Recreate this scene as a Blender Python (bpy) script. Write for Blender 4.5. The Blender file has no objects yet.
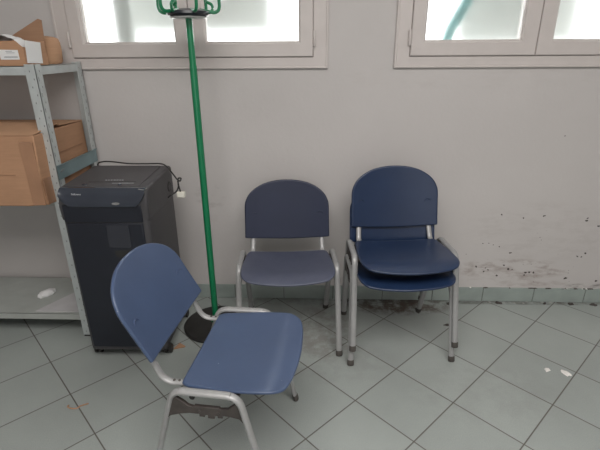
import bpy, bmesh, math, random
from mathutils import Vector, Matrix, noise
random.seed(4)
PI = math.pi
COL = bpy.context.scene.collection
D = 2.374            # distance of the back wall

# ------------------------------------------------------------ materials
def new_mat(name):
    m = bpy.data.materials.new(name); m.use_nodes = True
    nt = m.node_tree
    return m, nt, nt.nodes['Principled BSDF']

def N(nt, t, **kw):
    n = nt.nodes.new(t)
    for k, v in kw.items(): setattr(n, k, v)
    return n

def ramp(nt, src, stops):
    r = N(nt, 'ShaderNodeValToRGB')
    cr = r.color_ramp
    cr.elements[0].position, cr.elements[0].color = stops[0][0], (*stops[0][1], 1)
    cr.elements[1].position, cr.elements[1].color = stops[-1][0], (*stops[-1][1], 1)
    for p, c in stops[1:-1]:
        e = cr.elements.new(p); e.color = (*c, 1)
    nt.links.new(src, r.inputs[0])
    return r.outputs[0]

def math_n(nt, op, a, b=None, clamp=False):
    n = N(nt, 'ShaderNodeMath', operation=op); n.use_clamp = clamp
    for i, v in enumerate((a, b)):
        if v is None: continue
        if hasattr(v, 'links'): nt.links.new(v, n.inputs[i])
        else: n.inputs[i].default_value = v
    return n.outputs[0]

def mixc(nt, fac, a, b, mode='MIX'):
    n = N(nt, 'ShaderNodeMix', data_type='RGBA', blend_type=mode)
    for i, v in ((0, fac), (6, a), (7, b)):
        if hasattr(v, 'links'): nt.links.new(v, n.inputs[i])
        elif i == 0: n.inputs[0].default_value = v
        else: n.inputs[i].default_value = (*v, 1)
    return n.outputs[2]

def noise_n(nt, scale, detail=3, rough=.5, vec=None):
    n = N(nt, 'ShaderNodeTexNoise')
    n.inputs['Scale'].default_value = scale; n.inputs['Detail'].default_value = detail
    n.inputs['Roughness'].default_value = rough
    if vec is None:
        tc = N(nt, 'ShaderNodeTexCoord'); vec = tc.outputs['Object']
    nt.links.new(vec, n.inputs['Vector'])
    return n.outputs['Fac']

def bump(nt, b, h, strength=.2, dist=.002):
    n = N(nt, 'ShaderNodeBump'); n.inputs['Strength'].default_value = strength
    n.inputs['Distance'].default_value = dist
    nt.links.new(h, n.inputs['Height']); nt.links.new(n.outputs[0], b.inputs['Normal'])

def mat(name, col, rough=.5, metal=0, var=.08, scale=12, spec=.5, bmp=0, bscale=200, coat=0):
    m, nt, b = new_mat(name)
    c1 = tuple(max(0, c * (1 - var)) for c in col); c2 = tuple(c * (1 + var) for c in col)
    nt.links.new(ramp(nt, noise_n(nt, scale), [(.3, c1), (.7, c2)]), b.inputs['Base Color'])
    b.inputs['Roughness'].default_value = rough; b.inputs['Metallic'].default_value = metal
    b.inputs['Specular IOR Level'].default_value = spec
    b.inputs['Coat Weight'].default_value = coat
    if bmp: bump(nt, b, noise_n(nt, bscale, 2), bmp)
    return m

def box_mask(nt, vec, cx, cy, rx, ry, ax='XZ', soft=.5):
    s = N(nt, 'ShaderNodeSeparateXYZ'); nt.links.new(vec, s.inputs[0])
    a = math_n(nt, 'DIVIDE', math_n(nt, 'SUBTRACT', s.outputs[ax[0]], cx), rx)
    b = math_n(nt, 'DIVIDE', math_n(nt, 'SUBTRACT', s.outputs[ax[1]], cy), ry)
    r = math_n(nt, 'ADD', math_n(nt, 'MULTIPLY', a, a), math_n(nt, 'MULTIPLY', b, b))
    return math_n(nt, 'DIVIDE', math_n(nt, 'SUBTRACT', 1.0, r), soft, clamp=True)

def wall_material():
    m, nt, b = new_mat('painted plaster')
    tc = N(nt, 'ShaderNodeTexCoord'); v = tc.outputs['Object']
    base = ramp(nt, noise_n(nt, 1.6, 4), [(.3, (.512, .487, .476)), (.7, (.556, .530, .518))])
    # brown grey kick marks low on the wall
    col = base
    mp = N(nt, 'ShaderNodeMapping'); mp.inputs['Scale'].default_value = (1, 1, 2.8)
    nt.links.new(v, mp.inputs[0])
    sm = ramp(nt, noise_n(nt, 9, 7, .7, mp.outputs[0]), [(.47, (0, 0, 0)), (.68, (1, 1, 1))])
    for cx, cz, rx, rz, k, c in ((1.16, .215, .36, .075, .75, (.27, .21, .19)), (1.12, .125, .42, .03, .6, (.30, .24, .22)),
                              (1.3, .45, .5, .2, .18, (.3, .26, .24)), (-.60, .66, .10, .09, .38, (.25, .22, .21)),
                              (-.48, .52, .22, .03, .22, (.3, .26, .25)),
                              (.75, 1.30, .9, .07, .12, (.36, .32, .30)), (1.63, .105, .16, .025, .8, (.12, .10, .09))):
        f = math_n(nt, 'MULTIPLY', math_n(nt, 'MULTIPLY', sm, box_mask(nt, v, cx, cz, rx, rz)), k)
        col = mixc(nt, f, col, c)
    # fine speckle of chips
    vo = N(nt, 'ShaderNodeTexVoronoi'); vo.inputs['Scale'].default_value = 34
    nt.links.new(v, vo.inputs['Vector'])
    sp = ramp(nt, vo.outputs['Distance'], [(.05, (1, 1, 1)), (.11, (0, 0, 0))])
    pk = ramp(nt, noise_n(nt, 5, 2), [(.56, (0, 0, 0)), (.62, (1, 1, 1))])
    f = math_n(nt, 'MULTIPLY', math_n(nt, 'MULTIPLY', sp, pk), box_mask(nt, v, 1.25, .3, .5, .28))
    col = mixc(nt, f, col, (.10, .085, .08))
    nt.links.new(col, b.inputs['Base Color'])
    b.inputs['Roughness'].default_value = .75; b.inputs['Specular IOR Level'].default_value = .3
    bump(nt, b, noise_n(nt, 60, 4), .25, .003)
    return m

def floor_material():
    m, nt, b = new_mat('grey green floor tiles')
    tc = N(nt, 'ShaderNodeTexCoord'); v = tc.outputs['Object']
    mp = N(nt, 'ShaderNodeMapping', vector_type='POINT')
    al, s, ox, oy = .785, .2999, 1.2033, .0523
    mp.inputs['Rotation'].default_value = (0, 0, -al)
    nt.links.new(v, mp.inputs[0])
    sx = N(nt, 'ShaderNodeSeparateXYZ'); nt.links.new(mp.outputs[0], sx.inputs[0])
    def cell(o, off):
        t = math_n(nt, 'DIVIDE', math_n(nt, 'SUBTRACT', o, off - 30 * s), s)
        fr = math_n(nt, 'FRACT', t); fl = math_n(nt, 'FLOOR', t)
        e = math_n(nt, 'MINIMUM', fr, math_n(nt, 'SUBTRACT', 1.0, fr))
        return e, fl
    eu, fu = cell(sx.outputs[0], ox); ev, fv = cell(sx.outputs[1], oy)
    e = math_n(nt, 'MINIMUM', eu, ev)
    grout = ramp(nt, e, [(.0055, (1, 1, 1)), (.0105, (0, 0, 0))])
    cmb = N(nt, 'ShaderNodeCombineXYZ'); nt.links.new(fu, cmb.inputs[0]); nt.links.new(fv, cmb.inputs[1])
    wn = N(nt, 'ShaderNodeTexWhiteNoise'); nt.links.new(cmb.outputs[0], wn.inputs[0])
    speck = ramp(nt, noise_n(nt, 260, 2), [(.3, (.305, .334, .320)), (.7, (.355, .384, .368))])
    cloud = ramp(nt, noise_n(nt, 2.2, 5, .6), [(.3, (.93, .93, .93)), (.7, (1.05, 1.05, 1.05))])
    col = mixc(nt, 1.0, speck, cloud, 'MULTIPLY')
    tv = ramp(nt, wn.outputs[0], [(0, (.95, .95, .95)), (1, (1.04, 1.04, 1.04))])
    col = mixc(nt, 1.0, col, tv, 'MULTIPLY')
    sm = ramp(nt, noise_n(nt, 11, 7, .7), [(.40, (0, 0, 0)), (.58, (1, 1, 1))])
    for cx, cy, rx, ry, k, c in ((.50, 2.315, .34, .13, 1.0, (.085, .058, .045)), (.52, 2.30, .22, .09, .9, (.10, .065, .05)), (.05, 2.05, .22, .3, .45, (.15, .12, .10)),
                                 (1.0, 2.36, 1.0, .035, .7, (.08, .07, .06)), (-.1, 2.33, .6, .05, .4, (.13, .11, .10)),
                                 (.05, 1.8, .4, .2, .15, (.14, .12, .11)), (.75, 1.6, .4, .25, .12, (.14, .13, .12))):
        f = math_n(nt, 'MULTIPLY', math_n(nt, 'MULTIPLY', sm, box_mask(nt, v, cx, cy, rx, ry, 'XY', .7)), k)
        col = mixc(nt, f, col, c)
    # pale plaster dust along the skirting
    f = math_n(nt, 'MULTIPLY', ramp(nt, noise_n(nt, 26, 3), [(.58, (0, 0, 0)), (.66, (1, 1, 1))]), box_mask(nt, v, 1.2, 2.362, .3, .018, 'XY', .4))
    col = mixc(nt, f, col, (.55, .53, .5))
    col = mixc(nt, math_n(nt, 'MULTIPLY', grout, .93), col, (.085, .070, .058))
    nt.links.new(col, b.inputs['Base Color'])
    rg = ramp(nt, noise_n(nt, 7, 4), [(.3, (.33, .33, .33)), (.7, (.48, .48, .48))])
    nt.links.new(rg, b.inputs['Roughness'])
    b.inputs['Specular IOR Level'].default_value = .42
    bump(nt, b, math_n(nt, 'SUBTRACT', 1.0, grout), .4, .0012)
    return m

def plastic(name, c, dust=0.0, rough=.36):
    m, nt, b = new_mat(name)
    col = ramp(nt, noise_n(nt, 5, 4), [(.3, tuple(x * .93 for x in c)), (.7, tuple(x * 1.08 for x in c))])
    if dust:
        d = ramp(nt, noise_n(nt, 14, 6, .65), [(.35, (.55,) * 3), (.7, (1,) * 3)])
        col = mixc(nt, math_n(nt, 'MULTIPLY', d, dust), col, (.23, .235, .26))
    # tiny pale scratches
    sc = ramp(nt, noise_n(nt, 60, 2), [(.78, (0, 0, 0)), (.80, (1, 1, 1))])
    col = mixc(nt, math_n(nt, 'MULTIPLY', sc, .5), col, (.45, .47, .5))
    nt.links.new(col, b.inputs['Base Color'])
    b.inputs['Roughness'].default_value = rough; b.inputs['Specular IOR Level'].default_value = .5
    bump(nt, b, noise_n(nt, 420, 2), .12, .0006)
    return m

def cardboard_material(name, c):
    m, nt, b = new_mat(name)
    tc = N(nt, 'ShaderNodeTexCoord')
    mp = N(nt, 'ShaderNodeMapping'); mp.inputs['Scale'].default_value = (3, 3, 60)
    nt.links.new(tc.outputs['Object'], mp.inputs[0])
    flute = ramp(nt, noise_n(nt, 3, 2, .5, mp.outputs[0]), [(.3, (.95,) * 3), (.7, (1.04,) * 3)])
    col = ramp(nt, noise_n(nt, 6, 5), [(.3, tuple(x * .9 for x in c)), (.7, tuple(x * 1.06 for x in c))])
    nt.links.new(mixc(nt, 1.0, col, flute, 'MULTIPLY'), b.inputs['Base Color'])
    b.inputs['Roughness'].default_value = .85; b.inputs['Specular IOR Level'].default_value = .2
    return m

def glass_material():
    m, nt, b = new_mat('frosted glass')
    b.inputs['Base Color'].default_value = (.93, .97, .96, 1)
    b.inputs['Transmission Weight'].default_value = 1
    b.inputs['Roughness'].default_value = .30
    b.inputs['IOR'].default_value = 1.25
    bump(nt, b, noise_n(nt, 90, 2), .08, .001)
    return m

M = dict(
    wall=wall_material(), floor=floor_material(), glass=glass_material(),
    ceil=mat('white ceiling paint', (.72, .71, .69), .9),
    chip=mat('dark chipped plaster', (.07, .06, .055), .9),
    skirt=mat('green grey skirting tile', (.30, .345, .325), .33, var=.10, scale=9),
    grout=mat('dirty grout', (.10, .09, .08), .9),
    frame=mat('greige window aluminium', (.57, .525, .505), .42, var=.03),
    gasket=mat('dark window gasket', (.05, .045, .045), .7),
    blue=plastic('blue chair plastic', (.056, .084, .156), 0, .29),
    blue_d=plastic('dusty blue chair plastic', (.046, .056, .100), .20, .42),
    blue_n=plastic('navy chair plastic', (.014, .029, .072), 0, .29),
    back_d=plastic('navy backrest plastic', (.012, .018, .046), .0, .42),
    steel=mat('silver painted steel tube', (.35, .35, .35), .38, .25, var=.05, scale=40, bmp=.08),
    boss=plastic('blue boss plastic', (.046, .07, .145)),
    black=mat('black plastic', (.022, .021, .020), .5, var=.25, bmp=.15),
    cap=mat('grey brown rubber cap', (.065, .058, .052), .6, var=.2),
    bracket=mat('dark brown black bracket plastic', (.055, .046, .042), .45, var=.3, scale=25, bmp=.1),
    green=mat('green enamel', (.003, .17, .068), .3, var=.06, coat=.2),
    disc=mat('dark hub plastic', (.018, .022, .028), .3),
    clear=mat('pale hub rim', (.55, .56, .55), .3),
    shred=mat('charcoal shredder plastic', (.056, .054, .058), .48, var=.06, bmp=.2, bscale=500),
    shred_f=mat('blue black shredder plastic', (.011, .013, .021), .4, var=.08, bmp=.15, bscale=500),
    gloss=mat('glossy dark lid plastic', (.034, .040, .054), .22, var=.04, coat=.2),
    smoke=mat('smoked bin window', (.030, .032, .042), .18),
    silver=mat('silver finish', (.42, .42, .42), .25, .6),
    white=mat('white plastic', (.72, .70, .62), .5),
    logo=mat('white print', (.42, .43, .45), .5),
    galv=mat('galvanised shelf steel', (.54, .58, .58), .42, .35, var=.06, scale=20),
    galv_t=mat('teal grey shelf beam', (.22, .31, .33), .36, .35, var=.08, scale=9),
    shelf=mat('pale shelf plate', (.40, .42, .40), .55, .1, var=.06),
    panel=mat('pale grey laminate board', (.50, .49, .50), .5),
    card=cardboard_material('brown cardboard', (.44, .255, .155)),
    card_l=cardboard_material('light cardboard', (.50, .30, .185)),
    card_d=cardboard_material('dark brown cardboard inside', (.34, .20, .125)),  # darker brown, for the raised flap and the crease lines
    tape=mat('brown parcel tape', (.36, .20, .12), .3),
    paper=mat('white paper', (.74, .74, .74), .7, var=.03),
    ink=mat('grey print', (.16, .17, .2), .7),
    flake=mat('white plaster', (.78, .76, .73), .9),
    tan=mat('tan wood scrap', (.42, .24, .14), .8),
    out_wall=mat('grey green rendered wall', (.42, .45, .44), .9, var=.05, scale=2),
    out_step=mat('pale concrete', (.72, .66, .62), .9),
    teal=mat('teal paint', (.10, .28, .28), .7),
)

# ------------------------------------------------------------ mesh helpers
def finish(name, bm, ma, parent=None, smooth=True, bevel=0, angle=35, seg=2):
    bmesh.ops.recalc_face_normals(bm, faces=bm.faces)
    me = bpy.data.meshes.new(name); bm.to_mesh(me); bm.free()
    for x in (ma if isinstance(ma, (list, tuple)) else [ma]): me.materials.append(x)
    o = bpy.data.objects.new(name, me); COL.objects.link(o)
    if parent: o.parent = parent
    if bevel:
        md = o.modifiers.new('bevel', 'BEVEL'); md.width = bevel; md.segments = seg
        md.limit_method = 'ANGLE'; md.angle_limit = math.radians(40)
    if smooth:
        for p in me.polygons: p.use_smooth = True
        me.set_sharp_from_angle(angle=math.radians(angle))
    return o

def tag(o, label=None, cat=None, group=None, kind=None):
    if label: o['label'] = label
    if cat: o['category'] = cat
    if group: o['group'] = group
    if kind: o['kind'] = kind
    return o

def empty(name, loc=(0, 0, 0), rz=0, parent=None):
    o = bpy.data.objects.new(name, None); COL.objects.link(o)
    o.location = loc; o.rotation_euler = (0, 0, rz); o.empty_display_size = .1
    if parent: o.parent = parent
    return o

def box(bm, x0, x1, y0, y1, z0, z1, mi=0, mtx=None):
    vs = [bm.verts.new((x, y, z)) for x in (x0, x1) for y in (y0, y1) for z in (z0, z1)]
    if mtx:
        for v in vs: v.co = mtx @ v.co
    for f in ((0, 1, 3, 2), (4, 6, 7, 5), (0, 4, 5, 1), (2, 3, 7, 6), (0, 2, 6, 4), (1, 5, 7, 3)):
        fc = bm.faces.new([vs[i] for i in f]); fc.material_index = mi
    return vs

def BM(): return bmesh.new()

def prism(bm, pts, fn0, fn1, mi=0):
    a = [bm.verts.new(fn0(*p)) for p in pts]; b = [bm.verts.new(fn1(*p)) for p in pts]
    n = len(pts)
    bm.faces.new(a).material_index = mi; bm.faces.new(b[::-1]).material_index = mi
    for i in range(n):
        bm.faces.new((a[i], b[i], b[(i + 1) % n], a[(i + 1) % n])).material_index = mi

def fillet(pts, rad, n=8):
    out = [Vector(pts[0])]
    for i in range(1, len(pts) - 1):
        p, a, b = Vector(pts[i]), Vector(pts[i - 1]), Vector(pts[i + 1])
        r = rad[i - 1] if isinstance(rad, (list, tuple)) else rad
        u, w = (a - p).normalized(), (b - p).normalized()
        ang = u.angle(w); d = min(r / math.tan(ang / 2), (a - p).length * .95, (b - p).length * .95)
        p0, p1 = p + u * d, p + w * d
        for k in range(n + 1):
            t = k / n
            out.append(p0 * (1 - t) ** 2 + p * 2 * t * (1 - t) + p1 * t * t)
    out.append(Vector(pts[-1]))
    return out

def sweep(bm, path, r, n=14, cap=True, ry=None, ref=None, mi=0):
    path = [Vector(p) for p in path]
    rs = r if isinstance(r, (list, tuple)) else [r] * len(path)
    t0 = (path[1] - path[0]).normalized()
    up = Vector(ref) if ref else (Vector((0, 0, 1)) if abs(t0.z) < .9 else Vector((1, 0, 0)))
    up = (up - t0 * up.dot(t0)).normalized()
    rings = []
    for i, p in enumerate(path):
        if i == 0: t = t0
        elif i == len(path) - 1: t = (path[i] - path[i - 1]).normalized()
        else: t = ((path[i + 1] - p).normalized() + (p - path[i - 1]).normalized()).normalized()
        up = (up - t * up.dot(t)).normalized(); sd = t.cross(up)
        k = (ry / rs[0]) if ry else 1
        rings.append([bm.verts.new(p + (up * math.cos(2 * PI * j / n) * rs[i] + sd * math.sin(2 * PI * j / n) * rs[i] * k)) for j in range(n)])
    for a, b in zip(rings, rings[1:]):
        for j in range(n):
            bm.faces.new((a[j], a[(j + 1) % n], b[(j + 1) % n], b[j])).material_index = mi
    if cap:
        bm.faces.new(rings[0][::-1]).material_index = mi; bm.faces.new(rings[-1]).material_index = mi

def lathe(bm, prof, c=(0, 0, 0), n=48, mi=0):
    rings = []
    for r, z in prof:
        if r < 1e-6: rings.append([bm.verts.new((c[0], c[1], c[2] + z))])
        else: rings.append([bm.verts.new((c[0] + r * math.cos(2 * PI * j / n), c[1] + r * math.sin(2 * PI * j / n), c[2] + z)) for j in range(n)])
    for a, b in zip(rings, rings[1:]):
        for j in range(n):
            k = (j + 1) % n
            if len(a) == 1 and len(b) == 1: continue
            if len(a) == 1: f = bm.faces.new((a[0], b[j], b[k]))
            elif len(b) == 1: f = bm.faces.new((a[j], a[k], b[0]))
            else: f = bm.faces.new((a[j], a[k], b[k], b[j]))
            f.material_index = mi

def shell(bm, outline, centre, surf, rings=(0, .25, .45, .62, .76, .87, .94, .98, 1.0), thick=.013, rim=.006):
    """A moulded plastic shell: outline (u, v) scaled towards the centre; surf(u, v) -> point, normal."""
    n = len(outline); cu, cv = centre
    def ringpts(k, off, grow=0):
        out = []
        for u, v in outline:
            du, dv = u - cu, v - cv; L = math.hypot(du, dv)
            uu, vv = cu + du * k + du / L * grow, cv + dv * k + dv / L * grow
            p, nn = surf(uu, vv); out.append(bm.verts.new(p + nn * off))
        return out
    top = [ringpts(k, 0) for k in rings[1:]]
    p, nn = surf(cu, cv); ct = bm.verts.new(p); cb = bm.verts.new(p - nn * thick)
    edge = []
    for k in range(1, 6):
        a = PI * k / 6
        edge.append(ringpts(1, -thick / 2 + thick / 2 * math.cos(a), rim * math.sin(a)))
    bot = [ringpts(k, -thick) for k in reversed(rings[1:])]
    seq = top + edge + bot
    for j in range(n):
        k = (j + 1) % n
        bm.faces.new((ct, top[0][j], top[0][k]))
        bm.faces.new((cb, bot[-1][k], bot[-1][j]))
    for a, b in zip(seq, seq[1:]):
        for j in range(n):
            k = (j + 1) % n
            bm.faces.new((a[j], b[j], b[k], a[k]))

def smooth_outline(half, per=5):
    """half: right-hand points bottom centre to top centre (u>=0); Catmull-Rom through the mirrored loop."""
    pts = half + [(-u, v) for u, v in reversed(half[1:-1])]
    n = len(pts); out = []
    for i in range(n):
        p0, p1, p2, p3 = (Vector(pts[(i + k) % n]) for k in (-1, 0, 1, 2))
        for s in range(per):
            t = s / per
            out.append(tuple(.5 * ((2 * p1) + (-p0 + p2) * t + (2 * p0 - 5 * p1 + 4 * p2 - p3) * t * t + (-p0 + 3 * p1 - 3 * p2 + p3) * t ** 3)))
    return out

# ------------------------------------------------------------ room
X0, X1, Y0 = -3.2, 3.4, -2.6
CEIL = 2.8
WIN = [(-1.304, .050), (.386, 1.740)]; WZ0, WZ1 = 1.344, 2.30

def build_room():
    bm = BM(); box(bm, X0 - .2, X1 + .2, Y0 - .2, D + .25, -.1, 0)
    tag(finish('floor', bm, M['floor'], smooth=False), kind='structure')
    bm = BM(); box(bm, X0 - .2, X1 + .2, Y0 - .2, D + .25, CEIL, CEIL + .1)
    tag(finish('ceiling', bm, M['ceil'], smooth=False), kind='structure')
    bm = BM(); box(bm, X0 - .2, X0, Y0, D + .25, 0, CEIL)
    tag(finish('wall_left', bm, M['wall'], smooth=False), kind='structure')
    bm = BM(); box(bm, X1, X1 + .2, Y0, D + .25, 0, CEIL)
    tag(finish('wall_right', bm, M['wall'], smooth=False), kind='structure')
    bm = BM(); box(bm, X0 - .2, X1 + .2, Y0 - .2, Y0, 0, CEIL)
    tag(finish('wall_front', bm, M['wall'], smooth=False), kind='structure')
    # back wall with two openings
    bm = BM()
    e = .02
    (a0, a1), (b0, b1) = WIN
    for x0, x1, z0, z1 in ((X0, X1, 0, WZ0 + e), (X0, X1, WZ1 - e, CEIL), (X0, a0 + e, WZ0 + e, WZ1 - e),
                           (a1 - e, b0 + e, WZ0 + e, WZ1 - e), (b1 - e, X1, WZ0 + e, WZ1 - e)):
        box(bm, x0, x1, D, D + .25, z0, z1)
    chips = [(1.045, .558, 6), (1.168, .538, 5), (1.279, .552, 6), (1.519, .525, 6), (.999, .382, 4), (1.026, .372, 4), (1.061, .361, 5),
             (1.131, .322, 5), (.947, .23, 8), (.995, .199, 7), (1.003, .222, 5), (1.136, .215, 9), (1.077, .173, 7), (1.108, .241, 5),
             (1.24, .195, 6), (1.286, .195, 8), (1.262, .197, 7), (1.235, .177, 6), (1.479, .16, 8), (1.557, .324, 7), (1.54, .301, 5),
             (1.517, .303, 5), (1.66, .145, 7), (1.592, .493, 6), (1.02, .21, 5), (1.16, .213, 5), (1.52, .54, 4), (.965, .38, 3), (1.30, 1.0, 3), (1.66, .60, 5)]
    for x, z, s in chips:
        s *= .00085; k = random.uniform(.9, 2.0); tilt = random.uniform(-.7, .7)
        pts = []
        for j in range(9):
            a = 2 * PI * j / 9; r = s * random.uniform(.55, 1.2)
            u, w = r * math.cos(a) * k, r * math.sin(a)
            pts.append((x + u * math.cos(tilt) - w * math.sin(tilt), z + u * math.sin(tilt) + w * math.cos(tilt)))
        prism(bm, pts, lambda u, w: (u, D + .001, w), lambda u, w: (u, D - .0006, w), 1)
    tag(finish('wall_back', bm, [M['wall'], M['chip']], smooth=False), kind='structure')
    # tiled skirting
    bm = BM()
    x = -.193 - .3005 * 11
    box(bm, X0, X1, D - .0045, D, 0, .091, 1)
    while x < X1:
        a, b = max(x + .0018, X0), min(x + .2985, X1)
        if b > a: box(bm, a, b, D - .0085, D - .001, 0.0015, .0925 + random.uniform(-.0008, .001))
        x += .3005
    # lumps of paint and filler along the top edge of the skirting
    for k in range(26):
        xx = random.triangular(.6, 1.9, 1.8)
        w = random.uniform(.006, .04); h = random.uniform(.001, .003)
        prism(bm, [(xx, .092), (xx + w * .3, .092 - h), (xx + w, .092), (xx + w * .7, .092 + h), (xx + w * .2, .092 + h * .7)],
              lambda u, v: (u, D - .001, v), lambda u, v: (u, D - .0095, v), 2 if random.random() < .3 else 1)
    tag(finish('baseboard_back', bm, [M['skirt'], M['grout'], M['flake']], smooth=False, bevel=.001), kind='structure')

def frame_rect(bm, x0, x1, z0, z1, wl, wr, wb, wt, y0, y1, chamfer=.006, mi=0):
    """A rectangular frame of four mitred bars, the inner front edge chamfered."""
    o = [(x0, z0), (x1, z0), (x1, z1), (x0, z1)]
    i = [(x0 + wl, z0 + wb), (x1 - wr, z0 + wb), (x1 - wr, z1 - wt), (x0 + wl, z1 - wt)]
    c = chamfer
    def ringv(ps, y): return [bm.verts.new((p[0], y, p[1])) for p in ps]
    oc = [(x0 + c * .6, z0 + c * .6), (x1 - c * .6, z0 + c * .6), (x1 - c * .6, z1 - c * .6), (x0 + c * .6, z1 - c * .6)]
    ic = [(p[0] + dx * c, p[1] + dz * c) for p, (dx, dz) in zip(i, ((-1, -1), (1, -1), (1, 1), (-1, 1)))]
    R = [ringv(o, y1), ringv(o, y0 + c * .6), ringv(oc, y0), ringv(ic, y0), ringv(i, y0 + c), ringv(i, y1)]
    for a, b in zip(R, R[1:] + R[:1]):
        for j in range(4):
            k = (j + 1) % 4
            bm.faces.new((a[j], a[k], b[k], b[j])).material_index = mi

def build_window(n, x0, x1):
    root = empty('window_%d' % n); tag(root, kind='structure')
    bm = BM(); frame_rect(bm, x0, x1, WZ0, WZ1, .070, .070, .050, .050, D - .012, D + .06, .003)
    # thin flat cover strip round the frame
    frame_rect(bm, x0 - .004, x1 + .004, WZ0 - .004, WZ1 + .004, .012, .012, .010, .010, D - .016, D + .02, .003)
    finish('window_frame', bm, M['frame'], root, smooth=False)
    bm = BM(); frame_rect(bm, x0 + .06, x1 - .06, WZ0 + .04, WZ1 - .04, .012, .012, .012, .012, D - .008, D + .05, .001)
    xm = x0 + .676
    box(bm, xm - .006, xm + .006, D - .008, D + .04, WZ0 + .05, WZ1 - .05)
    finish('window_gasket', bm, M['gasket'], root, smooth=False)
    for s, (a, b) in enumerate(((x0 + .0712, xm - .0016), (xm + .0016, x1 - .0712))):
        wl = .066 if s == 0 else .073; wr = .073 if s == 0 else .066
        bm = BM(); frame_rect(bm, a, b, WZ0 + .0515, WZ1 - .0515, wl, wr, .067, .067, D - .022, D + .045, .006)
        # the glazing bead steps back inside the sash
        frame_rect(bm, a + wl - .002, b - wr + .002, WZ0 + .1175, WZ1 - .1175, .007, .007, .007, .007, D - .010, D + .03, .003)
        sash = finish('sash', bm, M['frame'], root, smooth=False)
        bm = BM(); box(bm, a + wl, b - wr, D + .004, D + .009, WZ0 + .119, WZ1 - .119)
        finish('pane', bm, M['glass'], sash, smooth=False)
        hx = x0 + .064 if s == 0 else x1 - .064
        for hz in (WZ0 + .135, WZ1 - .16):
            bm = BM()
            lathe(bm, [(0, -.036), (.006, -.036), (.0075, -.033), (.0075, -.002), (.0058, -.001), (.0058, .001), (.0075, .002), (.0075, .033), (.006, .036), (0, .036)], (hx, D - .020, hz), 16)
            box(bm, hx - .004, hx + .004, D - .020, D - .010, hz - .034, hz + .034)
            finish('hinge', bm, M['frame'], sash)
    return root

# ------------------------------------------------------------ chair
RT = .0145
def rot_lerp(a, b, t): return tuple(a[i] + (b[i] - a[i]) * t for i in range(3))

def seat_outline():
    half = [(0, -.262), (.075, -.259), (.14, -.252), (.185, -.240), (.209, -.217), (.2205, -.178), (.2215, -.10), (.217, -.03), (.211, .03),
            (.207, .062), (.198, .080), (.180, .087), (.08, .089), (0, .089)]
    return smooth_outline(half, 5)

def seat_surf(u, v):
    def f(u, v):
        z = .4590 - .055 * (v + .20)
        if v < -.17: z -= 2.4 * (v + .17) ** 2
        z += .20 * (abs(u) ** 2) * .6
        z -= .020 * math.exp(-((u / .15) ** 2 + ((v + .03) / .12) ** 2)) * .5
        z += .10 * max(0, v - .05) * .4
        return Vector((u, v, z))
    e = .002
    p = f(u, v); n = (f(u + e, v) - f(u - e, v)).cross(f(u, v + e) - f(u, v - e)).normalized()
    if n.z < 0: n = -n
    return p, n

def back_outline():
    half = [(0, -.006), (.10, -.004), (.17, -.001), (.207, .001), (.2175, .003), (.2195, .009), (.2185, .05), (.2175, .11), (.2165, .165), (.210, .195),
            (.192, .227), (.160, .255), (.115, .278), (.06, .291), (0, .295)]
    return smooth_outline(half, 5)

BK_Y, BK_Z, BK_T = .182, .528, math.radians(19)
def back_surf(u, v):
    def f(u, v):
        y = -.42 * u * u - .10 * (v - .15) * (v - .15)       # sides curve forward round the sitter
        return Vector((u, BK_Y + v * math.sin(BK_T) + y * math.cos(BK_T), BK_Z + v * math.cos(BK_T) - y * math.sin(BK_T)))
    e = .002
    p = f(u, v); n = (f(u + e, v) - f(u - e, v)).cross(f(u, v + e) - f(u, v - e)).normalized()
    if n.y > 0: n = -n
    return p, n

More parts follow.
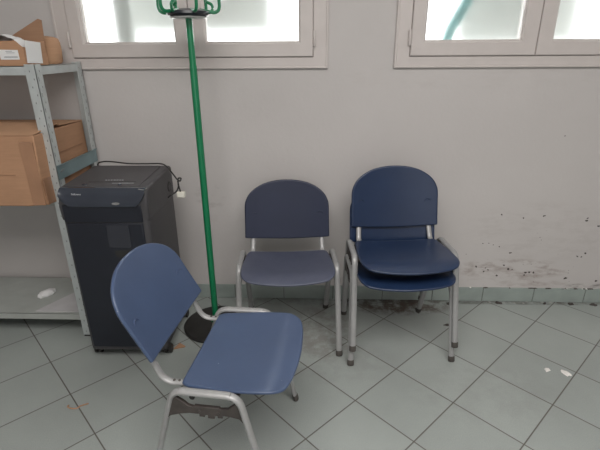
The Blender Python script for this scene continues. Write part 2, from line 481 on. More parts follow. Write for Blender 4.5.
TOPZ = .452
def make_chair(seat_m, back_m, by=.182, bz=.528, bt=27):
    global BK_Y, BK_Z, BK_T
    BK_Y, BK_Z, BK_T = by, bz, math.radians(bt)
    root = empty('visitor_chair')
    bm = BM(); shell(bm, [(u * .982, v) for u, v in seat_outline()], (0, -.085), seat_surf, thick=.012, rim=.006)
    finish('seat', bm, seat_m, root, angle=60)
    bm = BM(); shell(bm, [(u * .978, v) for u, v in back_outline()], (0, .14), back_surf, thick=.013, rim=.006)
    back = finish('backrest', bm, back_m, root, angle=60)
    # crescent screw bosses low on the front of the backrest
    for s in (-1, 1):
        pts = []
        for k in range(11):
            a = PI * (k / 10); p, nn = back_surf(s * .170 + .017 * math.cos(a), .118 + .014 * math.sin(a)); pts.append(p + nn * .0004)
        bm = BM(); sweep(bm, pts, [.0008 + .0022 * math.sin(PI * k / 10) for k in range(11)], 8)
        finish('screw_boss', bm, M['boss'] if back_m is not M['back_d'] else back_m, back)
    for s in (-1, 1):
        tf, tr = (s * .236, -.135, TOPZ), (s * .234, .095, TOPZ - .004)
        ff, fr = (s * .249, -.206, .012), (s * .219, .234, .012)
        kf, kr = (s * .238, -.108, TOPZ - .001), (s * .234, .105, TOPZ - .004)
        path = fillet([ff, kf, kr, fr], .052, 10)
        # split the bent tube: front leg, rail, rear leg
        i0 = 1 + 8; i1 = len(path) - 2 - 8
        for nm, seg in (('leg', path[:i0 + 1]), ('side_rail', path[i0:i1 + 1]), ('leg', path[i1:])):
            bm = BM(); sweep(bm, seg, RT, 16, ry=.0098, ref=(1, 0, 0))
            ob = finish(nm, bm, M['steel'], root, angle=60)
            if nm == 'leg':
                foot, up = (ff, kf) if seg is not None and (seg[0] - Vector(ff)).length < 1e-6 else (fr, kr)
                foot, up = Vector(foot), Vector(up); d = (up - foot).normalized()
                b0 = foot - d * .011
                bm = BM(); sweep(bm, [b0, b0 + d * .003, b0 + d * .026, b0 + d * .0275], [.0150, .0162, .0160, .0152], 16, ry=.0112, ref=(1, 0, 0))
                finish('foot_cap', bm, M['cap'], ob, angle=50)
        # black stacking bracket filling the corner of the side frame
        def yf(z): t = (z - .012) / (kf[2] - .012); return ff[1] + (kf[1] - ff[1]) * t
        def yr(z): t = (z - .012) / (kr[2] - .012); return fr[1] + (kr[1] - fr[1]) * t
        pts = [(yf(.337) + .005, .337), (yf(.350) + .016, .350), (-.105, .362), (-.08, .367), (-.052, .369), (-.052, .358), (-.036, .358), (-.036, .366),
               (-.026, .366), (-.026, .354), (-.004, .354), (-.004, .366), (.006, .366), (.006, .357), (.024, .357), (.024, .368),
               (.055, .367), (.085, .361), (yr(.350) - .016, .350), (yr(.337) - .005, .337),
               (yr(.42) - .008, .422), (yr(.42) - .015, .427), (.074, .412), (.058, .397), (.040, .393), (.038, .398), (-.044, .398), (-.046, .393), (-.070, .396),
               (-.088, .412), (yf(.42) + .015, .427), (yf(.42) + .008, .422)]
        xa, xb = s * .228, s * .240
        bm = BM(); prism(bm, pts, lambda y, z: (xa, y, z), lambda y, z: (xb, y, z))
        
        for yy in (-.04, .02):
            sweep(bm, [(s * .224, yy, .382), (s * .2435, yy, .382)], .0045, 10)
        finish('stacking_bracket', bm, M['bracket'], root, bevel=.0015, angle=40)
        # lug that carries the seat on the rail
        for yy in (-.09, .05):
            bm = BM(); box(bm, min(s * .190, s * .228), max(s * .190, s * .228), yy - .014, yy + .014, .424, .438)
            finish('seat_lug', bm, M['bracket'], root, bevel=.002)
        # flat oval upright that bends from under the seat up behind the backrest
        p1, _ = back_surf(s * .172, .03); p2, _ = back_surf(s * .172, .155)
        path = fillet([(s * .184, .02, .4390), (s * .184, p1.y - .030, .4330), (s * .180, p1.y + .016, p1.z - .020), (s * .172, p2.y + .026, p2.z)], [.055, .06], 10)
        bm = BM(); sweep(bm, path, .0128, 14, ry=.0080, ref=(1, 0, 0))
        up = finish('back_upright', bm, M['steel'], root, angle=60)
        for k in (.102, .120):
            bm = BM(); lathe(bm, [(.0045, -.002), (.0045, .0010), (.003, .0020), (0, .0022)], (s * .184, k, .4435), 12)
            finish('screw', bm, M['cap'], up)
    # cross tubes under the seat joining both side frames
    for yy, zz in ((-.085, .430), (.045, .424)):
        bm = BM(); sweep(bm, [(-.232, yy, zz), (.232, yy, zz)], .009, 12)
        finish('cross_tube', bm, M['black'], root)
    return root

def copy_tree(o, parent=None):
    c = o.copy(); COL.objects.link(c); c.parent = parent
    for ch in list(o.children): copy_tree(ch, c)
    return c

def recolour(root, m):
    for o in [root] + list(root.children_recursive):
        if o.type == 'MESH' and o.name.split('.')[0] in m:
            o.data = o.data.copy(); o.data.materials[0] = m[o.name.split('.')[0]]

def build_chairs():
    a = make_chair(M['blue'], M['blue'])
    a.location = (-.314, 1.297, 0); a.rotation_euler = (0, 0, math.radians(84))
    tag(a, 'nearest blue plastic chair, turned side-on to the right in the foreground', 'chair')
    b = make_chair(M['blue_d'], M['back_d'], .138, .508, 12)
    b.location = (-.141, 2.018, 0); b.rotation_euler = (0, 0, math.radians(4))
    tag(b, 'single dusty greyish blue chair against the wall between coat stand and stack', 'chair')
    c = copy_tree(b); recolour(c, {'seat': M['blue_n'], 'backrest': M['blue_n'], 'screw_boss': M['blue_n']})
    c.location = (.404, 1.986, 0); c.rotation_euler = (0, 0, math.radians(5))
    tag(c, 'lower navy chair of the stack of two, standing on the floor', 'chair', 'two stacked chairs')
    d = copy_tree(c)
    d.location = (.410, 1.984, .084); d.rotation_euler = (0, 0, math.radians(5))
    tag(d, 'upper navy chair of the stack of two, its seat and backrest fully visible', 'chair', 'two stacked chairs')

# ------------------------------------------------------------ coat stand
def build_coat_stand():
    cx, cy = -.552, 2.075
    root = empty('coat_stand', (cx, cy, 0))
    tag(root, 'tall green metal coat stand with round black base between shredder and chair', 'coat stand')
    bm = BM(); lathe(bm, [(0, 0), (.168, 0), (.175, .004), (.175, .012), (.168, .019), (.06, .026), (.028, .030), (0, .030)], n=64)
    finish('base', bm, M['black'], root)
    bm = BM(); lathe(bm, [(.0, .028), (.026, .028), (.024, .05), (.0185, .056), (0, .056)], n=32)
    finish('collar', bm, M['green'], root)
    bm = BM(); lathe(bm, [(0, .03), (.0165, .03), (.0165, 1.36), (.0145, 1.372), (.0145, 1.565), (0, 1.565)], n=28)
    finish('pole', bm, M['green'], root)
    bm = BM(); lathe(bm, [(0, 1.562), (.05, 1.562), (.086, 1.566), (.092, 1.572), (.090, 1.582), (.055, 1.592), (.02, 1.595), (0, 1.596)], n=56)
    finish('hub', bm, M['disc'], root)
    bm = BM(); lathe(bm, [(0, 1.556), (.074, 1.556), (.080, 1.559), (.076, 1.563), (0, 1.563)], n=48)
    finish('hub_rim', bm, M['clear'], root)
    for k, a in enumerate((8, 68, 128, 172, 232, 300)):
        a = math.radians(a); d = Vector((math.cos(a), math.sin(a), 0)); z = Vector((0, 0, 1))
        side = Vector((-d.y, d.x, 0))
        path = fillet([d * .045 + z * 1.588, d * .136 + z * 1.574, d * .132 + z * 1.645, d * .150 + z * 1.665], [.032, .02], 10)
        path = [p for p in path]
        bm = BM(); sweep(bm, path, .0072, 12)
        lathe(bm, [(0, -.009), (.007, -.006), (.0095, 0), (.007, .006), (0, .009)], tuple(d * .150 + z * 1.668), 14)
        finish('hook', bm, M['green'], root, angle=60)
        # small upper hook on the same arm, curled the other way
        path = fillet([d * .05 + z * 1.59, d * .100 + z * 1.580 + side * .025, d * .104 + z * 1.612 + side * .03, d * .075 + z * 1.622 + side * .02], [.018, .018], 8)
        if k % 2 == 0:
            bm = BM(); sweep(bm, path, .0062, 12); finish('hook', bm, M['green'], root, angle=60)

# ------------------------------------------------------------ shredder
def text_mesh(s, size, name, ma, parent, mtx, ext=.0004):
    cu = bpy.data.curves.new(name, 'FONT'); cu.body = s; cu.size = size; cu.extrude = ext; cu.align_x = 'CENTER'; cu.align_y = 'CENTER'
    o = bpy.data.objects.new(name, cu); COL.objects.link(o)
    dg = bpy.context.evaluated_depsgraph_get()
    me = bpy.data.meshes.new_from_object(o.evaluated_get(dg))
    bpy.data.objects.remove(o)
    me.materials.clear(); me.materials.append(ma)
    o = bpy.data.objects.new(name, me); COL.objects.link(o); o.parent = parent; o.matrix_local = mtx
    return o

def rounded(x0, x1, y0, y1, r, n=6, corners=(1, 1, 1, 1)):
    pts = []
    for (cx, cy, a0, on) in ((x1 - r, y0 + r, -90, corners[0]), (x1 - r, y1 - r, 0, corners[1]), (x0 + r, y1 - r, 90, corners[2]), (x0 + r, y0 + r, 180, corners[3])):
        if on:
            for k in range(n + 1):
                a = math.radians(a0 + 90 * k / n); pts.append((cx + r * math.cos(a), cy + r * math.sin(a)))
        else: pts.append((cx + r * (1 if math.cos(math.radians(a0 + 45)) > 0 else -1), cy + r * (1 if math.sin(math.radians(a0 + 45)) > 0 else -1)))
    return pts

def build_shredder():
    ox, oy = -.922, 1.958
    root = empty('paper_shredder', (ox, oy, 0), math.radians(1.0))
    tag(root, 'tall black office paper shredder on castors beside the metal shelf', 'shredder')
    w, f, b = .190, -.185, .200
    # body: tapers slightly towards the floor
    bm = BM()
    rings = []
    for z, k in ((.055, .985), (.07, .99), (.40, .995), (.74, 1.0), (.80, 1.0)):
        rings.append([bm.verts.new((x * k, y * (k if y < 0 else 1), z)) for x, y in rounded(-w, w, f, b, .02, 4)])
    n = len(rings[0])
    for p, q in zip(rings, rings[1:]):
        for j in range(n): bm.faces.new((p[j], p[(j + 1) % n], q[(j + 1) % n], q[j]))
    bm.faces.new(rings[0]); bm.faces.new(rings[-1])
    finish('body', bm, M['shred'], root, angle=30)
    # front door with its window and grip slot
    bm = BM()
    zs = (.075, .40, .728)
    rr = [[bm.verts.new((x * k, y, z)) for x, y in ((-.172, f * k2 - .006), (.160, f * k2 - .006), (.166, f * k2 + .004), (-.178, f * k2 + .004))] for z, k, k2 in ((.075, .985, .99), (.40, .995, .995), (.728, 1, 1.0))]
    for p, q in zip(rr, rr[1:]):
        for j in range(4): bm.faces.new((p[j], p[(j + 1) % 4], q[(j + 1) % 4], q[j]))
    bm.faces.new(rr[0]); bm.faces.new(rr[-1])
    door = finish('door', bm, M['shred_f'], root, bevel=.003)
    bm = BM(); prism(bm, [(-.178, .733), (.166, .733), (.166, .812), (-.178, .812)], lambda x, z: (x, f + .004, z), lambda x, z: (x, f - .006, z))
    finish('front_panel', bm, M['shred_f'], root, bevel=.003)
    bm = BM(); prism(bm, rounded(.000, .100, .612, .722, .008), lambda x, z: (x, f - .0055 + (.70 - z) * .012, z), lambda x, z: (x, f - .0085 + (.70 - z) * .012, z))
    finish('bin_window', bm, M['smoke'], door, bevel=.0008)
    bm = BM(); prism(bm, rounded(.020, .112, .566, .598, .010), lambda x, z: (x, f - .003, z), lambda x, z: (x, f - .006, z))
    finish('grip_slot', bm, M['black'], door)
    # head: wedge-shaped cutting unit, glossy front visor curved at its lower corners
    bm = BM()
    prof = [(f + .004, .735), (f - .004, .80), (f + .010, .868), (f + .030, .882), (b - .02, .893), (b, .885), (b, .735)]
    prism(bm, prof, lambda y, z: (-w - .004, y, z), lambda y, z: (w + .004, y, z))
    head = finish('head', bm, M['shred'], root, bevel=.010, seg=3)
    bm = BM()
    nx, nz = 28, 10
    g = []
    for i in range(nx + 1):
        x = -w + .006 + (2 * w - .006) * i / nx; row = []
        q = abs(x) / (w + .008); cut = .060 * max(0, (q - .66) / .30) ** 2.2
        z0 = .806 + min(cut, .062)
        for j in range(nz + 1):
            t = j / nz; z = z0 + (.884 - z0) * t
            y = f - .012 + .026 * t ** 2.2 + .02 * max(0, q - .8) ** 1.5 * 2
            row.append(bm.verts.new((x, y, z)))
        g.append(row)
    for i in range(nx):
        for j in range(nz): bm.faces.new((g[i][j], g[i + 1][j], g[i + 1][j + 1], g[i][j + 1]))
    r = bmesh.ops.extrude_face_region(bm, geom=bm.faces[:])
    for v in [e for e in r['geom'] if isinstance(e, bmesh.types.BMVert)]: v.co.y += .014
    visor = finish('front_visor', bm, M['gloss'], root, bevel=.002, angle=50)
    text_mesh('Fellowes', .0120, 'logo', M['logo'], visor, Matrix.Translation((-.104, f - .0065, .862)) @ Matrix.Rotation(math.radians(68), 4, 'X') @ Matrix.Scale(1.0, 4))
    bm = BM(); prism(bm, [(.062 + .017 * math.cos(2 * PI * k / 20), .0 + .0055 * math.sin(2 * PI * k / 20)) for k in range(20)],
                     lambda x, z: (x, f - .0128, z + .822), lambda x, z: (x, f - .008, z + .822))
    finish('badge', bm, M['silver'], visor)
    # top: raised lid panel, paper slot, buttons, printed icons, seam lines
    def topz(y): return .882 + (y - f - .030) * (.011 / (b - .02 - f - .030))
    bm = BM()
    pr = [(y) for y in (f + .034, b - .028)]
    prism(bm, rounded(-w + .012, w - .038, f + .034, b - .026, .012), lambda x, y: (x, y, topz(y) + .0030), lambda x, y: (x, y, topz(y) - .004))
    lid = finish('lid', bm, M['shred'], root, bevel=.0015)
    bm = BM(); prism(bm, rounded(-.092, .118, -.094, -.084, .004), lambda x, y: (x, y, topz(y) + .0040), lambda x, y: (x, y, topz(y) + .001))
    finish('paper_slot', bm, M['black'], lid)
    bm = BM(); prism(bm, rounded(.020, .118, -.108, -.105, .001), lambda x, y: (x, y, topz(y) + .0040), lambda x, y: (x, y, topz(y) + .001))
    for k in range(7):
        xx = -.028 + k * .0125
        prism(bm, rounded(xx, xx + random.uniform(.006, .010), -.066, -.060, .001), lambda x, y: (x, y, topz(y) + .0040), lambda x, y: (x, y, topz(y) + .001))
    finish('printed_icons', bm, M['logo'], lid)
    for xx, rr_ in ((-.098, .006), (.062, .0075), (-.086, .004)):
        bm = BM(); lathe(bm, [(rr_, -.002), (rr_, .003), (rr_ * .8, .0042), (0, .0044)], (xx, -.128, topz(-.128) + .003), 20)
        finish('button', bm, M['gloss'], lid)
    bm = BM(); sweep(bm, [(w - .030, f + .010, .880), (w - .004, f + .006, .877), (w + .002, f + .020, .880)], .0020, 8)  # thin silver rod standing in for the bright highlight on the visor corner
    finish('edge_highlight', bm, M['silver'], visor)
    # castors
    for sx in (-1, 1):
        for y in (-.140, .180):
            c = (sx * .178, y)
            bm = BM(); lathe(bm, [(0, .062), (.016, .062), (.016, .052), (.010, .048), (0, .048)], (c[0], c[1], 0), 16)
            box(bm, c[0] - .014, c[0] + .014, c[1] - .010, c[1] + .022, .030, .052)
            cs = finish('castor', bm, M['black'], root, bevel=.002)
            for k in (-1, 1):
                bm = BM(); sweep(bm, [(c[0] + k * .011 - .006, c[1] + .012, .0232), (c[0] + k * .011 + .006, c[1] + .012, .0232)], .0230, 24)
                finish('wheel', bm, M['black'], cs, bevel=.002)
    # recessed round socket high on the right side
    bm = BM(); lathe(bm, [(.026, 0), (.026, .004), (.021, .005), (.019, .001), (0, .001)], (0, 0, 0), 28)
    bmesh.ops.transform(bm, matrix=Matrix.Translation((w + .0015, .130, .800)) @ Matrix.Rotation(PI / 2, 4, 'Y'), verts=bm.verts)
    finish('cable_boss', bm, M['black'], root)
    # power cord: comes up behind, crosses the rear of the top, hangs down the right side with a knot
    W = Matrix.Rotation(-math.radians(1.0), 4, 'Z') @ Matrix.Translation((-ox, -oy, 0))
    pts = [(-1.120, 2.25, .60), (-1.125, 2.23, .80), (-1.118, 2.18, .885), (-1.075, 2.15, .910), (-1.02, 2.135, .914), (-.93, 2.13, .906), (-.85, 2.14, .903), (-.77, 2.13, .905), (-.715, 2.06, .905),
           (-.690, 2.02, .898), (-.668, 2.00, .880), (-.655, 1.995, .865), (-.640, 1.99, .858), (-.638, 2.0, .868), (-.652, 2.005, .866), (-.652, 1.995, .850), (-.654, 1.995, .825), (-.664, 1.985, .806),
           (-.690, 1.975, .790), (-.702, 1.98, .78)]
    pts = [W @ Vector(p) for p in pts]
    sm = []
    for i in range(len(pts) - 1):
        p0, p1, p2, p3 = pts[max(i - 1, 0)], pts[i], pts[i + 1], pts[min(i + 2, len(pts) - 1)]
        for s in range(6):
            t = s / 6
            sm.append(.5 * ((2 * p1) + (-p0 + p2) * t + (2 * p0 - 5 * p1 + 4 * p2 - p3) * t * t + (-p0 + 3 * p1 - 3 * p2 + p3) * t ** 3))
    sm.append(pts[-1])
    bm = BM(); sweep(bm, sm, .0036, 10)
    k1 = [W @ Vector(p) for p in ((-.653, 1.995, .858), (-.650, 1.992, .835), (-.644, 1.99, .805))]
    sweep(bm, k1, .0036, 10)
    cord = finish('power_cord', bm, M['black'], root, angle=80)
    cord['label'] = 'black power cord lying over the top and hanging down the right side'
    bm = BM(); c = W @ Vector((-.642, 1.99, .792))
    box(bm, c.x - .019, c.x + .019, c.y - .012, c.y + .012, c.z - .014, c.z + .014)
    plug = finish('plug', bm, M['white'], cord, bevel=.004)
    plug['label'] = 'white plug'

# ------------------------------------------------------------ metal shelf and boxes
def slotted_post(x, y, sx, sy, parent, h=1.378):
    """Angle post; the corner at x, y, flanges running sx along X and sy along Y, with two rows of slots."""
    bm = BM(); t = .0022; wd = .046
    box(bm, min(x, x + sx * wd), max(x, x + sx * wd), min(y, y + sy * t), max(y, y + sy * t), .004, h)
    box(bm, min(x, x + sx * t), max(x, x + sx * t), min(y, y + sy * wd), max(y, y + sy * wd), .004, h)
    z = .03; k = 0
    while z < h - .02:
        # slots: dark shallow inserts on both faces
        for off in ((.013,) if k % 2 else (.027,)):
            box(bm, x + sx * off - .0016, x + sx * off + .0016, min(y - sy * .0003, y + sy * .001), max(y - sy * .0003, y + sy * .001), z - .004, z + .004, 1)
            yo = y + sy * (off)
            box(bm, min(x - sx * .0003, x + sx * .001), max(x - sx * .0003, x + sx * .001), yo - .0016, yo + .0016, z - (.009 if k % 2 else .004), z + (.009 if k % 2 else .004), 1)
        z += .033; k += 1
    post = finish('post', bm, [M['galv'], M['slot']], parent, smooth=False)
    bm = BM(); box(bm, min(x - sx * .002, x + sx * .042), max(x - sx * .002, x + sx * .042), min(y - sy * .002, y + sy * .042), max(y - sy * .002, y + sy * .042), 0, .008)
    finish('foot_pad', bm, M['black'], post)
    return post

def shelf_tray(z, x0, x1, y0, y1, parent, lip=.036, ma=None, side=None):
    bm = BM(); t = .0015
    box(bm, x0, x1, y0, y1, z - t, z)
    box(bm, x0, x1, y0, y0 + t, z - lip, z); box(bm, x0, x1, y1 - t, y1, z - lip, z)
    box(bm, x0, x0 + t, y0, y1, z - lip, z); box(bm, x1 - t, x1, y0, y1, z - lip, z)
    for xx in (x1 - .018, x1 - .042, x0 + .018, x0 + .042):
        sweep(bm, [(xx, y0 - .0006, z - lip * .55), (xx, y0 + .001, z - lip * .55)], .0038, 14, mi=1)
    return finish('shelf_tray', bm, [ma or M['galv'], M['slot']], parent, smooth=False)

RX1, RX0, RY0, RY1 = -1.200, -2.12, 1.955, 2.352
def build_shelf():
    root = empty('metal_shelf', ((RX0 + RX1) / 2, (RY0 + RY1) / 2, 0))
    inv = Matrix.Translation((-root.location.x, -root.location.y, 0))
    tag(root, 'grey slotted-angle metal shelf rack at the left edge, holding cardboard boxes', 'shelf')
    ps = [slotted_post(RX1, RY0, -1, 1, root), slotted_post(RX1, RY1, -1, -1, root), slotted_post(RX0, RY0, 1, 1, root), slotted_post(RX0, RY1, 1, -1, root)]
    e = .0024
    ts = [shelf_tray(1.370, RX0 + e, RX1 - e, RY0 + e, RY1 - e, root), shelf_tray(.762, RX0 + e, RX1 - e, RY0 + e, RY1 - e, root, .020, M['shelf']),
          shelf_tray(.135, RX0 + e, RX1 - e, RY0 + e, RY1 - e, root, .034, M['shelf'])]
    bm = BM()
    box(bm, RX1 + .0002, RX1 + .002, RY0 + .002, RY1 - .004, .868, .936)
    box(bm, RX1 + .0002, RX1 + .007, RY0 + .002, RY1 - .004, .931, .936)
    sweep(bm, [(RX1 + .0025, RY0 + .022, .902), (RX1 + .0025, RY0 + .05, .910)], .0018, 8, mi=1)
    br = finish('side_beam', bm, [M['galv_t'], M['silver']], root, smooth=False)
    for o in ps + ts + [br]: o.matrix_local = inv
    for o in list(root.children_recursive):
        if o.name.startswith('foot_pad'): pass
    # pale board lying diagonally on the bottom shelf, with a crumpled packet on top
    bm = BM(); prism(bm, [(-1.495, 1.975), (-1.250, 1.975), (-1.250, 2.300), (-1.300, 2.320)], lambda x, y: (x, y, .1352), lambda x, y: (x, y, .1400))
    o = finish('laminate_board', bm, M['panel'], smooth=False, bevel=.0008)
    tag(o, 'pale grey laminate board lying slanted on the bottom shelf', 'board')
    bm = BM()
    box(bm, -.06, .06, -.009, .009, 0, .006, mtx=Matrix.Translation((-1.42, 2.325, .1354)) @ Matrix.Rotation(math.radians(2), 4, 'Z'))
    o = finish('wood_strip', bm, M['tan'], smooth=False, bevel=.001)
    tag(o, 'short brown strip at the back of the bottom shelf', 'scrap')
    bm = BM(); bmesh.ops.create_icosphere(bm, subdivisions=3, radius=1)
    for v in bm.verts:
        k = 1 + .25 * noise.noise(v.co * 2.2)
        v.co = Vector((v.co.x * .048 * k, v.co.y * .030 * k, max(v.co.z * .020 * k, -.012)))
    bmesh.ops.transform(bm, matrix=Matrix.Rotation(math.radians(58), 4, 'Z'), verts=bm.verts)
    o = finish('paper_packet', bm, M['paper'], angle=30); o.location = (-1.528, 2.145, .1472)
    tag(o, 'small crumpled white packet lying on the bottom shelf', 'packet')

def build_boxes():
    t = .004
    # large closed box on the middle shelf
    root = empty('cardboard_box', (-1.50, 2.09, .763))
    tag(root, 'large closed brown cardboard box on the middle shelf', 'box')
    x0, x1, y0, y1, h = -.28, .268, -.205, .235, .325
    bm = BM()
    nx, nz = 16, 8
    vs = box(bm, x0, x1, y0, y1, 0, h)
    bmesh.ops.subdivide_edges(bm, edges=bm.edges[:], cuts=5, use_grid_fill=True)
    for v in bm.verts:
        q = v.co
        cz = (q.z / h)
        v.co.y += .006 * noise.noise(Vector((q.x * 5, 0, q.z * 5))) - (.006 * math.sin(PI * cz) if q.y < 0 else 0)
        v.co.x += .005 * noise.noise(Vector((0, q.y * 5, q.z * 5)))
        if q.x > x1 - .02 and q.y < y0 + .02: v.co.z += .010 * (1 - cz)
    finish('carton', bm, M['card'], root, smooth=True, bevel=.004, angle=50)
    bm = BM()
    # top flaps meeting along the middle, slightly sprung
    for s, ang in ((-1, 5), (1, 2)):
        L = (y1 - y0) / 2 - .002
        a = math.radians(ang)
        yb = y0 if s < 0 else y1
        d = 1 if s < 0 else -1
        p = [(x0, yb, h + .001), (x1, yb, h + .001), (x1 - .003, yb + d * L * math.cos(a), h + .002 + L * math.sin(a)), (x0 + .003, yb + d * L * math.cos(a), h + .002 + L * math.sin(a))]
        lo = [bm.verts.new(q) for q in p]; hi = [bm.verts.new((q[0], q[1], q[2] + t)) for q in p]
        bm.faces.new(lo); bm.faces.new(hi[::-1])
        for j in range(4): bm.faces.new((lo[j], lo[(j + 1) % 4], hi[(j + 1) % 4], hi[j]))
    finish('top_flaps', bm, M['card_l'], root, smooth=False)
    bm = BM()
    box(bm, x0 + .01, x1 - .115, y0 - .010, y0 - .003, .150, .1525); box(bm, x1 + .0045, x1 + .0065, y0 + .12, y1 - .05, .215, .218)
    finish('crease', bm, M['card_d'], root, smooth=False)
    bm = BM()
    box(bm, x1 - .062, x1 - .004, y0 - .0105, y0 - .004, .01, .30); box(bm, x1 + .003, x1 + .0062, y0 - .004, y0 + .05, .01, .13)
    finish('packing_tape', bm, M['tape'], root, smooth=False)

    # small open box on the top shelf
    Z = 1.371
    root = empty('open_carton', (-1.340, 2.04, Z), math.radians(-4))
    tag(root, 'small open brown carton with white shipping label on the top shelf', 'box')
    w, d, h = .112, .075, .100
    carton_root = root
    bm = BM()
    # body with cut-away front corners
    prism(bm, [(-w, 0), (w, 0), (w, h * .72), (w - .03, h), (-w, h)], lambda x, z: (x, -d, z), lambda x, z: (x, -d + t, z))
    box(bm, -w, w, d - t, d, 0, h); box(bm, -w, -w + t, -d, d, 0, h)
    prism(bm, [(-d, 0), (d, 0), (d, h), (-d, h * .72)], lambda y, z: (w - t, y, z), lambda y, z: (w, y, z))
    box(bm, -w, w, -d, d, 0, t)
    finish('carton', bm, M['card'], root, smooth=False, bevel=.0012)
    bm = BM()
    prism(bm, [(-.10, 0), (.112, 0), (.112, .092), (.096, .098)], lambda x, z: (x, d - .002 + z * .10, h + z - .006), lambda x, z: (x, d + .002 + z * .10, h + z - .006))
    finish('raised_flap', bm, M['card_d'], root, smooth=False)
    bm = BM()
    prism(bm, [(.000, .026), (.086, .026), (.086, .064), (.000, .066)], lambda x, z: (x, -d - .0012, z), lambda x, z: (x, -d + .0005, z))
    lb = finish('shipping_label', bm, M['paper'], root, smooth=False)
    bm = BM()
    for zz, a, b in ((.034, .018, .080), (.037, .020, .080), (.052, .032, .070), (.058, .030, .060)):
        box(bm, a, b, -d - .0016, -d - .001, zz, zz + .0015)
    finish('label_print', bm, M['ink'], lb, smooth=False)
    # crumpled paper poking out
    bm = BM(); n = 12; g = []
    for i in range(n + 1):
        row = []
        for j in range(n + 1):
            u, v = i / n, j / n
            x = -.07 + .16 * u; y = -.055 + .10 * v
            z = .075 + .05 * math.sin(PI * u) ** .8 * (1 - .3 * v) + .018 * noise.noise(Vector((u * 4, v * 4, 1)))
            row.append(bm.verts.new((x, y, z)))
        g.append(row)
    for i in range(n):
        for j in range(n): bm.faces.new((g[i][j], g[i + 1][j], g[i + 1][j + 1], g[i][j + 1]))
    r = bmesh.ops.extrude_face_region(bm, geom=bm.faces[:])
    for v in [e for e in r['geom'] if isinstance(e, bmesh.types.BMVert)]: v.co.z -= .0015
    o = finish('crumpled_paper', bm, M['paper'], angle=20)
    o.matrix_world = Matrix.Translation((-1.340, 2.04, Z)) @ Matrix.Rotation(math.radians(-4), 4, 'Z')
    tag(o, 'crumpled white paper sticking out of the small open carton', 'paper')
    # rounded kraft parcel with a white printed sheet wrapped over its left end
    root = empty('kraft_parcel', (-1.288, 2.235, Z + .001), math.radians(0))
    tag(root, 'rounded kraft parcel with folded top on the top shelf beside the carton', 'parcel')
    bm = BM()
    prof = [(0, 0), (.048, 0), (.056, .010), (.059, .055), (.058, .095), (.052, .112), (.034, .120), (0, .124)]
    lathe(bm, prof, (0, 0, 0), 40)
    for v in bm.verts: v.co.x *= .92; v.co.y *= 1.2
    finish('wrapping', bm, M['card_l'], root, angle=40)
    bm = BM()
    prism(bm, [(-.070, .012), (.030, .008), (.034, .094), (-.066, .102)], lambda y, z: (.1135 + z * .05, y, z), lambda y, z: (.1145 + z * .05, y, z))
    o = finish('printed_sheet', bm, M['paper'], carton_root, smooth=False); o['label'] = 'white printed sheet hanging over the right side'

# ------------------------------------------------------------ debris
def flake(name, x, y, s, ma, label, cat, h=.004, stretch=1.5, group=None, seed=0):
    rnd = random.Random(seed)
    bm = BM(); n = 11; k = rnd.uniform(0, PI)
    lo, mid = [], []
    rr = [s * rnd.uniform(.6, 1.15) for _ in range(n)]
    for ring, (sc, z) in ((lo, (1, 0)), (mid, (.75, h))):
        for j in range(n):
            a = 2 * PI * j / n
            u, v = rr[j] * sc * math.cos(a) * stretch, rr[j] * sc * math.sin(a)
            ring.append(bm.verts.new((u * math.cos(k) - v * math.sin(k), u * math.sin(k) + v * math.cos(k), z * (1 if z == 0 else rnd.uniform(.6, 1.3)))))
    bm.faces.new(lo[::-1])
    c = bm.verts.new((0, 0, h * 1.1))
    for j in range(n):
        bm.faces.new((lo[j], lo[(j + 1) % n], mid[(j + 1) % n], mid[j])); bm.faces.new((mid[j], mid[(j + 1) % n], c))
    o = finish(name, bm, ma, smooth=False); o.location = (x, y, 0)
    tag(o, label, cat, group)
    return o

def build_debris():
    flake('plaster_flake', 1.109, 1.749, .013, M['flake'], 'left one of two white plaster flakes on the right floor tiles', 'plaster flake', seed=3, group='white plaster flakes')
    flake('plaster_flake', 1.188, 1.728, .016, M['flake'], 'right, wider one of two white plaster flakes on the right floor tiles', 'plaster flake', seed=5, stretch=1.7, group='white plaster flakes')
    G = 'dark crumbs along the skirting'
    for k, (x, y, lab) in enumerate(((1.104, 2.345, 'dark crumb at the skirting just right of the stacked chairs'), (1.376, 2.345, 'small dark crumb at the skirting, middle one right of the stack'),
                                     (1.527, 2.343, 'larger dark crumb at the skirting, near the right edge'), (1.66, 2.338, 'dark crumb at the skirting closest to the right edge'),
                                     (.801, 2.325, 'dark crumb by the rear right leg of the stacked chairs'))):
        flake('crumb', x, y, (.012, .008, .013, .014, .011)[k], M['chip'], lab, 'crumb', .008, 1.6, G, 20 + k)
    flake('crumb', .733, 2.109, .012, M['chip'], 'dark curled crumb on the floor beside the stacked chairs', 'crumb', .004, 2.0, None, 31)
    flake('crumb', .600, 2.25, .014, M['chip'], 'dark crumb in the dirt patch under the stacked chairs', 'crumb', .004, 2.2, None, 33)
    # tan triangle of wood by the shredder castor
    bm = BM(); prism(bm, [(-.024, -.016), (.030, .004), (-.006, .030)], lambda x, y: (x, y, .0003), lambda x, y: (x, y, .009))
    o = finish('wood_chip', bm, M['tan'], smooth=False, bevel=.001); o.location = (-.700, 1.868, 0)
    tag(o, 'orange-tan wood chip on the floor beside the shredder castor', 'scrap')
    # curled tan strip front left
    pts = [Vector((.030 * math.cos(a) - .01 * k, .014 * math.sin(a), .0035 + .002 * math.sin(a * 2))) for k, a in ((i / 16, PI * (.9 + 1.1 * i / 16)) for i in range(17))]
    bm = BM(); sweep(bm, pts + [Vector((.052, .016, .004))], .0028, 8)
    o = finish('paper_strip', bm, M['tan'], angle=60); o.location = (-1.035, 1.452, 0)
    tag(o, 'curled thin tan strip lying on the front left floor tiles', 'scrap')

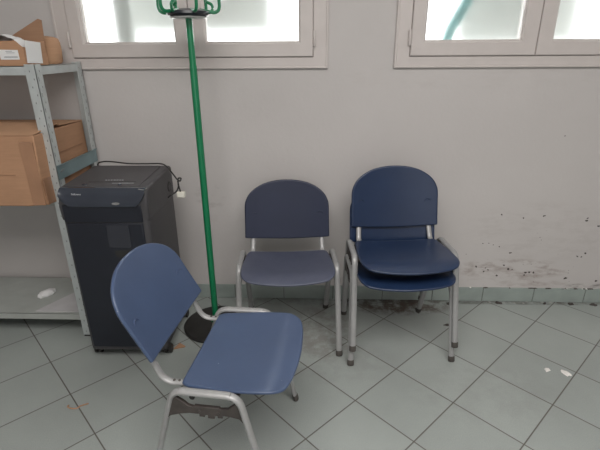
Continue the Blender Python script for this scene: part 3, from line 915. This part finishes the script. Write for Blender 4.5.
# ------------------------------------------------------------ outside, lights, camera
def build_outside():
    bm = BM(); box(bm, -1.15, -.28, 2.95, 3.05, 1.528, 3.2)
    o = finish('garden_screen', bm, M['out_wall'], smooth=False, bevel=.005)
    tag(o, 'grey-green outdoor screen blurred behind the left window', 'screen')
    bm = BM(); box(bm, .855, 1.56, 2.95, 3.05, 1.452, 3.2)
    o = finish('garden_screen', bm, M['out_wall'], smooth=False, bevel=.005)
    tag(o, 'grey-green outdoor screen blurred behind the right window', 'screen')
    bm = BM(); box(bm, -1.125, -1.02, 2.64, 2.72, 0, 3.2)
    o = finish('outdoor_post', bm, M['out_wall'], smooth=False, bevel=.01)
    tag(o, 'dim upright post blurred behind the left window', 'post')
    bm = BM(); sweep(bm, fillet([(.70, 2.66, .2), (.702, 2.66, 1.45), (.722, 2.66, 1.53), (.79, 2.66, 1.66), (1.0, 2.66, 3.0)], .03), .030, 12)
    o = finish('slanted_pole', bm, M['teal']); tag(o, 'blurred teal slanted pole behind the right window', 'pole')
    bm = BM(); box(bm, -8, 8, D + .25, 12, -.12, -.02)
    tag(finish('outdoor_ground', bm, M['out_step'], smooth=False), kind='structure')

M['slot'] = mat('slot shade', (.16, .17, .17), .8)

def build_lights():
    w = bpy.data.worlds.new('sky'); bpy.context.scene.world = w; w.use_nodes = True
    bg = w.node_tree.nodes['Background']; bg.inputs[0].default_value = (1.0, 1.0, 1.0, 1); bg.inputs[1].default_value = 6.2
    def area(name, loc, rot, sx, sy, p, c):
        l = bpy.data.lights.new(name, 'AREA'); l.shape = 'RECTANGLE'; l.size = sx; l.size_y = sy; l.energy = p; l.color = c
        o = bpy.data.objects.new(name, l); COL.objects.link(o); o.location = loc; o.rotation_euler = rot
        return o
    area('ceiling_lamp_light', (.3, -.1, CEIL - .03), (0, 0, 0), 2.6, 1.6, 90, (1, .965, .935))
    area('rear_window_light', (.3, Y0 + .05, 1.7), (PI / 2, 0, PI), 3.0, 1.2, 32, (.93, .97, 1))

def build_camera():
    f, p, y, r = 442.88, .3800, -.0386, -.0066
    cp, sp, cy, sy, cr, sr = math.cos(p), math.sin(p), math.cos(y), math.sin(y), math.cos(r), math.sin(r)
    F = Vector((sy * cp, cy * cp, -sp)); rt = Vector((cy, -sy, 0)); up = rt.cross(F)
    R, U = rt * cr + up * sr, -rt * sr + up * cr
    cam = bpy.data.cameras.new('camera'); o = bpy.data.objects.new('camera', cam); COL.objects.link(o)
    o.matrix_world = Matrix(((R.x, U.x, -F.x, 0), (R.y, U.y, -F.y, 0), (R.z, U.z, -F.z, 1.435), (0, 0, 0, 1)))
    cam.sensor_fit = 'HORIZONTAL'; cam.sensor_width = 36; cam.lens = 36 * f / 600; cam.clip_start = .02
    bpy.context.scene.camera = o

build_room()
for i, (a, b) in enumerate(WIN): build_window(i + 1, a, b)
build_chairs(); build_coat_stand(); build_shredder(); build_shelf(); build_boxes(); build_debris()
build_outside(); build_lights(); build_camera()
sc = bpy.context.scene
sc.view_settings.view_transform = 'Standard'; sc.view_settings.look = 'None'
sc.view_settings.gamma = 1; sc.view_settings.use_curve_mapping = False; sc.view_settings.exposure = 0
sc.cycles.use_denoising = True; sc.cycles.max_bounces = 10; sc.cycles.diffuse_bounces = 5; sc.cycles.sample_clamp_indirect = 4
